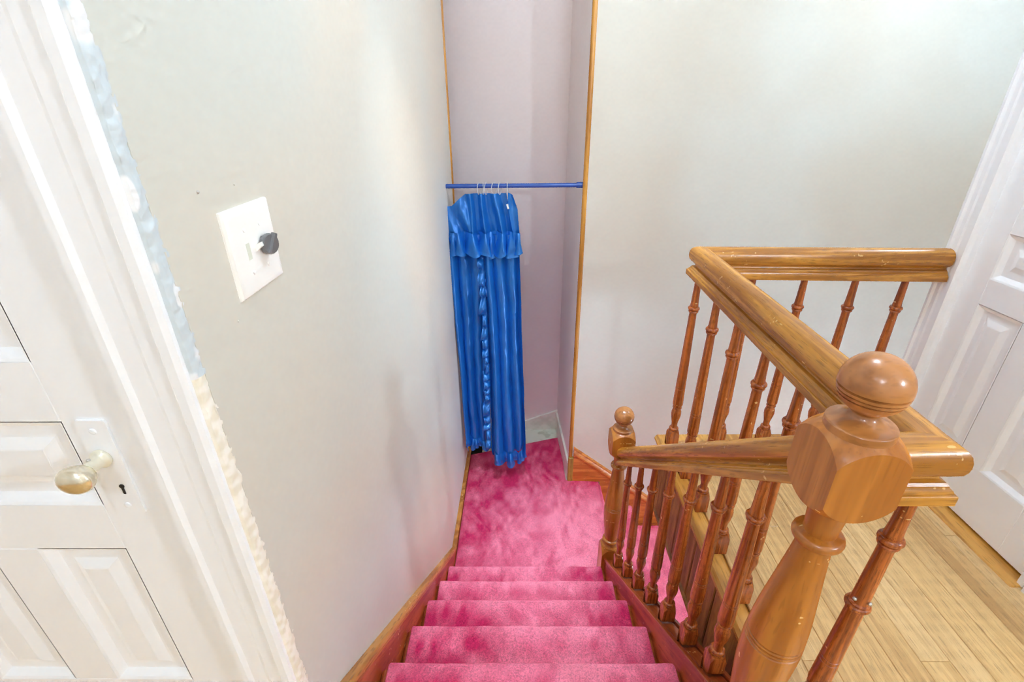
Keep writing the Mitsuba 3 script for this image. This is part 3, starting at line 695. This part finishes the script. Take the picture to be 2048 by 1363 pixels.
cu = thing('shower_curtain', 'royal blue satin curtain with ruffled edges gathered on the rod', 'curtain')
def sheet(name, xl, xr, zt, zb, pleat, yoff, n=90, m=60, seed=0, parent=cu, th=None):
    """xl(t), xr(t) over t in 0..1 from top to bottom; zt(s), zb(s); pleat(s, t) -> y offset"""
    s = np.linspace(0, 1, n)[None]; t = np.linspace(0, 1, m)[:, None]
    S, Tt = s + 0 * t, t + 0 * s
    X = xl(Tt) * (1 - S) + xr(Tt) * S
    Z = zt(S) * (1 - Tt) + zb(S) * Tt
    n_ = meshkit.fbm(np.stack([X * 22, Z * 7, np.full_like(X, seed)], -1), 3) - 0.5
    Yv = YC + yoff + pleat(S, Tt) + n_ * 0.016
    X = X + n_ * 0.004
    return obj(name, grid(np.stack([X, Yv, Z], -1)), 'satin_blue', parent, True)
L = lambda *k: (lambda t: np.interp(t, *zip(*k)))
def fold(f, ph, a0, a1, w=0.0):
    """rounded tubes of cloth with narrow valleys"""
    def g(S, t):
        q = f * S + ph + w * np.sin(3.3 * S + 1.5 * t + ph) + 0.06 * np.sin(7 * t + 5 * S)
        size = 0.75 + 0.35 * np.sin(2.3 * np.floor(q) + ph * 9)
        return (a0 + (a1 - a0) * t) * (0.5 - size * np.abs(np.sin(np.pi * q)) ** 0.75)
    return g
FL, FR = fold(3.1, 0.15, 0.050, 0.070, 0.25), fold(3.9, 0.60, 0.050, 0.075, 0.28)
# heading (above the valance ruffle): swoops from behind the wall to the rings
def head_top(S):
    return np.interp(S, [0, 0.12, 0.22, 0.34, 0.40, 1.0], [0.700, 0.705, 0.735, 0.765, 0.768, 0.768])
def head_pl(S, t):
    left = 0.020 * np.sin(2 * np.pi * (1.5 * S / 0.38 - 0.75 * t)) * (0.35 + 0.65 * t) * np.clip(S * 6, 0, 1)
    f = S * 4.6 + 0.10 * np.sin(11 * S + 2 * t)
    right = (0.012 + 0.016 * t) * (np.sin(2 * np.pi * f) + 0.3 * np.sin(4 * np.pi * f + 1.2))
    w = np.clip((S - 0.33) / 0.1, 0, 1)
    return left * (1 - w) + right * w
sheet('heading', L((0, -0.385), (1, -0.375)), L((0, -0.055), (1, -0.018)), head_top, lambda S: 0.548 + 0 * S, head_pl, 0.0, 120, 40, 3)
sheet('heading', L((0, -0.046), (0.3, -0.046), (1, -0.020)), L((0, -0.022), (0.35, 0.004), (1, 0.016)), lambda S: 0.772 - 0.01 * S, lambda S: 0.545 + 0 * S, lambda S, t: 0.010 * np.sin(np.pi * S), -0.012, 24, 40, 4)
# long panels
sheet('curtain_panel', L((0, -0.375), (1, -0.345)), L((0, -0.160), (0.25, -0.182), (0.5, -0.205), (0.8, -0.215), (1, -0.212)), lambda S: 0.553 + 0 * S, lambda S: -0.835 - 0.03 * S, FL, 0.004, 100, 90, 6)
sheet('curtain_panel', L((0, -0.200), (0.3, -0.180), (0.8, -0.176), (1, -0.180)), L((0, 0.012), (0.5, 0.030), (1, 0.052)), lambda S: 0.553 + 0 * S, lambda S: -0.905 - 0.05 * np.sin(np.pi * S) + 0.07 * (S > 0.5) * (S - 0.5), FR, -0.010, 110, 90, 9)
def ruffle(name, path, depth, waves, amp, seed, y0=-0.02, flip=0.0, follow=None):
    """gathered strip: sewn along path (x, z), hanging by depth (dx, dz); uneven pleats that grow to the hem"""
    path = np.array(path, float)
    d = np.r_[0, np.cumsum(np.hypot(*np.diff(path, axis=0).T))]; d /= d[-1]
    r = np.random.default_rng(seed)
    n = waves * 16
    s = np.linspace(0, 1, n)
    px, pz = np.interp(s, d, path[:, 0]), np.interp(s, d, path[:, 1])
    wts = np.cumsum(np.r_[0, r.uniform(0.5, 1.7, waves)]); wts /= wts[-1]
    ph = 2 * np.pi * np.interp(s, wts, np.arange(waves + 1))
    kn_s = np.linspace(0, 1, 2 * waves)
    A = np.interp(s, kn_s, r.uniform(0.45, 1.4, 2 * waves)); Hh = np.interp(s, kn_s, r.uniform(0.72, 1.22, 2 * waves)); Bk = np.interp(s, kn_s, r.uniform(-1, 1, 2 * waves))
    al = np.array([path[-1, 0] - path[0, 0], path[-1, 1] - path[0, 1]]); al /= np.linalg.norm(al)
    yb = follow(px) if follow else 0.0
    rows = []
    for t in np.linspace(0, 1, 12):
        a = amp * A * (0.22 + 0.78 * t ** 0.8)
        dx, dz = depth
        sway = flip * Bk * math.sin(np.pi * 0.5 * t)
        off = 0.8 * a * np.cos(ph + 0.6 * Bk) * t
        rows.append(np.stack([px + dx * t * Hh + off * al[0] + sway * 0.012, YC + y0 + yb + a * np.sin(ph) - 0.010 * math.sin(np.pi * min(t * 1.2, 1)), pz + dz * t * Hh + off * al[1] + sway * 0.012], 1))
    return obj(name, grid(np.array(rows)), 'satin_blue', cu, True)
fl = lambda f, xa_, xb_, yo: (lambda px: yo + f(np.clip((px - xa_) / (xb_ - xa_), 0, 1), 1.0))
ruffle('valance_ruffle', [(-0.375, 0.566), (-0.20, 0.568), (-0.02, 0.569), (0.018, 0.566)], (0.0, -0.125), 8, 0.034, 3, -0.018, 0.9, fl(head_pl, -0.375, -0.018, 0.0))
ruffle('hem_ruffle', [(-0.180, -0.885), (-0.09, -0.935), (0.0, -0.925), (0.052, -0.862)], (0.004, -0.092), 7, 0.020, 5, -0.008, 0.7, fl(FR, -0.180, 0.052, -0.010))
ruffle('hem_ruffle', [(-0.345, -0.812), (-0.28, -0.822), (-0.212, -0.842)], (0.0, -0.074), 5, 0.017, 6, -0.008, 0.7, fl(FL, -0.345, -0.212, 0.004))
ruffle('edge_ruffle', [(-0.186, 0.44), (-0.176, 0.1), (-0.174, -0.4), (-0.180, -0.88)], (-0.036, -0.004), 19, 0.024, 8, -0.026, 1.3)
ruffle('edge_ruffle', [(-0.184, 0.43), (-0.207, 0.10), (-0.222, -0.4), (-0.214, -0.83)], (0.026, -0.004), 16, 0.020, 9, 0.004, 1.3)
obj('tag', prism([(-0.0105, 0.0), (0.0, 0.003), (0.006, -0.022), (-0.003, -0.025)], 'y', YC - 0.030, YC - 0.0285).apply_translation((-0.045, 0, 0.716)), 'white_tag', cu, False, label='small white cloth tag')
for i, (rx, tw) in enumerate(((-0.196, 25), (-0.176, -10), (-0.160, 18), (-0.118, 40), (-0.088, 20), (-0.046, 8))):
    a = np.linspace(0, 2 * np.pi, 28, endpoint=False)
    c_ = math.radians(tw)
    p = np.stack([rx + 0.020 * np.cos(a) * math.sin(c_), YC + 0.020 * np.cos(a) * math.cos(c_), 0.792 + 0.030 * np.sin(a)], 1)
    pos = ['leftmost', 'second from left', 'third from left', 'fourth from left', 'fifth from left', 'rightmost'][i]
    k = thing('curtain_ring', f'clear white curtain ring on the blue rod, {pos} of the six', 'curtain ring', 'curtain rings on the rod')
    scene[k] = mikit.ply(tube(p, 0.0019, 8, True), 'clear_ring', smooth=True)

# ================================================================== light switch
sw = thing('light_switch', 'white double switch plate with a toggle and a black dimmer knob on the left wall', 'light switch')
yc, zc = 0.706, 1.009
xw = wl(yc)
def onwall(m):            # local: x along the wall (y), y up (z), z out of the wall (+x)
    v = m.vertices
    return mk(np.stack([xw + v[:, 2] + 0.013 * v[:, 0], yc + v[:, 0], zc + v[:, 1]], 1), m.faces)
hw, hh = 0.0645, 0.0625
lv = [(0.0, 0.0), (0.0005, 0.0025), (0.003, 0.0055), (0.007, 0.0068), (0.012, 0.0072)]
P = np.array([[(-hw + o, -hh + o, d), (hw - o, -hh + o, d), (hw - o, hh - o, d), (-hw + o, hh - o, d)] for o, d in lv])
i = np.arange(20).reshape(5, 4); j = np.roll(i, -1, 1)
q = np.stack([i[:-1], j[:-1], j[1:], i[1:]], -1).reshape(-1, 4)
obj('plate', onwall(mk(P.reshape(-1, 3), np.vstack([q[:, [0, 1, 2]], q[:, [0, 2, 3]], [[16, 17, 18], [16, 18, 19]]]))), 'white_plastic', sw, 20)
for gy in (-0.023, 0.021):
    for gz in (-0.031, 0.031):
        s = lathe([(0, 0.0085), (0.0024, 0.0082), (0.0034, 0.0074), (0.0034, 0.006), (0, 0.006)], 14)
        obj('screw', onwall(shift(s, (gy, gz, 0))), 'white_plastic', f'{sw}__plate', True)
    obj('slot', onwall(bevbox(gy - 0.005, gy + 0.005, -0.012, 0.012, 0.0066, 0.00745, 0.0002)), 'trim_cream' if gy < 0 else 'dark', f'{sw}__plate', False)
tg = trimesh.convex.convex_hull(np.array([(-0.0042, -0.006, 0.006), (0.0042, -0.006, 0.006), (-0.0042, 0.004, 0.006), (0.0042, 0.004, 0.006), (-0.0036, 0.002, 0.0165), (0.0036, 0.002, 0.0165), (-0.0036, 0.008, 0.0150), (0.0036, 0.008, 0.0150)]))
obj('toggle', onwall(tg), 'ivory_toggle', sw, False)
obj('shaft', onwall(shift(trimesh.creation.cylinder(0.0035, 0.014, 16), (0.021, 0.0, 0.010))), 'steel', sw, True)
kn_ = cat(lathe([(0, 0), (0.0150, 0), (0.0158, 0.0015), (0.0158, 0.006), (0.0146, 0.0085), (0, 0.0090)], 36),
          trimesh.convex.convex_hull(np.array([(-0.0036, -0.0150, 0.007), (0.0036, -0.0150, 0.007), (-0.0036, 0.0175, 0.007), (0.0036, 0.0175, 0.007), (-0.0022, -0.0140, 0.0135), (0.0022, -0.0140, 0.0135), (-0.0022, 0.0168, 0.0135), (0.0022, 0.0168, 0.0135)])))
kn_ = xf(kn_, trimesh.transformations.rotation_matrix(math.radians(-30), [0, 0, 1]))
kn_ = xf(kn_, trimesh.transformations.rotation_matrix(math.radians(-16), [0, 1, 0]))
obj('dimmer_knob', onwall(shift(kn_, (0.021, 0.000, 0.0125))), 'knob_black', sw, 30, label='dark grey round dimmer knob with a grip bar')

# ================================================================== unseen lamps: door and side-hall ones follow highlights and shadows, others are added fill
for (pos, r, colr, rad, lab) in LAMPS:
    k = thing('unseen_lamp', lab, 'lamp')
    s = trimesh.creation.icosphere(3, r); s.apply_translation(pos)
    scene[f'{k}__globe'] = mikit.ply(s, 'white_plastic', smooth=True, emitter={'type': 'area', 'radiance': {'type': 'rgb', 'value': [c * rad for c in colr]}})
    top = CEIL if pos[2] > 0 else -0.30
    obj('stem', tube([(pos[0], pos[1], pos[2] + r * 0.98), (pos[0], pos[1], top - 0.012)], 0.008, 10), 'white_plastic', k, True)
    obj('canopy', lathe([(0, top - 0.02), (0.04, top - 0.018), (0.05, top), (0, top)], 24, (pos[0], pos[1], 0)), 'white_plastic', k, True)
# added, unseen fill light: a lens deep in a dark can, hung from the ceiling
k = thing('added_fill_spot', 'added unseen fill light in a black can aimed at the carpeted landing', 'lamp')
o_, a_ = np.array(FILL_SPOT[0]), np.array(FILL_SPOT[1])
M = trimesh.geometry.align_vectors([0, 0, -1], (a_ - o_) / np.linalg.norm(a_ - o_)); M[:3, 3] = o_
can = lathe([(0, 0.012), (0.052, 0.012), (0.052, -0.165), (0.048, -0.165), (0.048, 0.004), (0, 0.004)], 32)
obj('can', xf(can, M), 'dark', k, False)
ang = np.linspace(0, 2 * np.pi, 33)[:-1]
disc = mk(np.vstack([[(0, 0, 0)], np.c_[0.042 * np.cos(ang), 0.042 * np.sin(ang), 0 * ang]]), [[0, 1 + (i + 1) % 32, 1 + i] for i in range(32)])
scene[f'{k}__lens'] = mikit.ply(xf(disc, M), 'white_plastic', emitter={'type': 'area', 'radiance': {'type': 'rgb', 'value': [c * FILL_SPOT[2] for c in (0.82, 0.96, 1.08)]}})
obj('stem', tube([o_ + [0, 0, 0.01], [o_[0], o_[1], CEIL - 0.001]], 0.009, 10), 'dark', k, True)
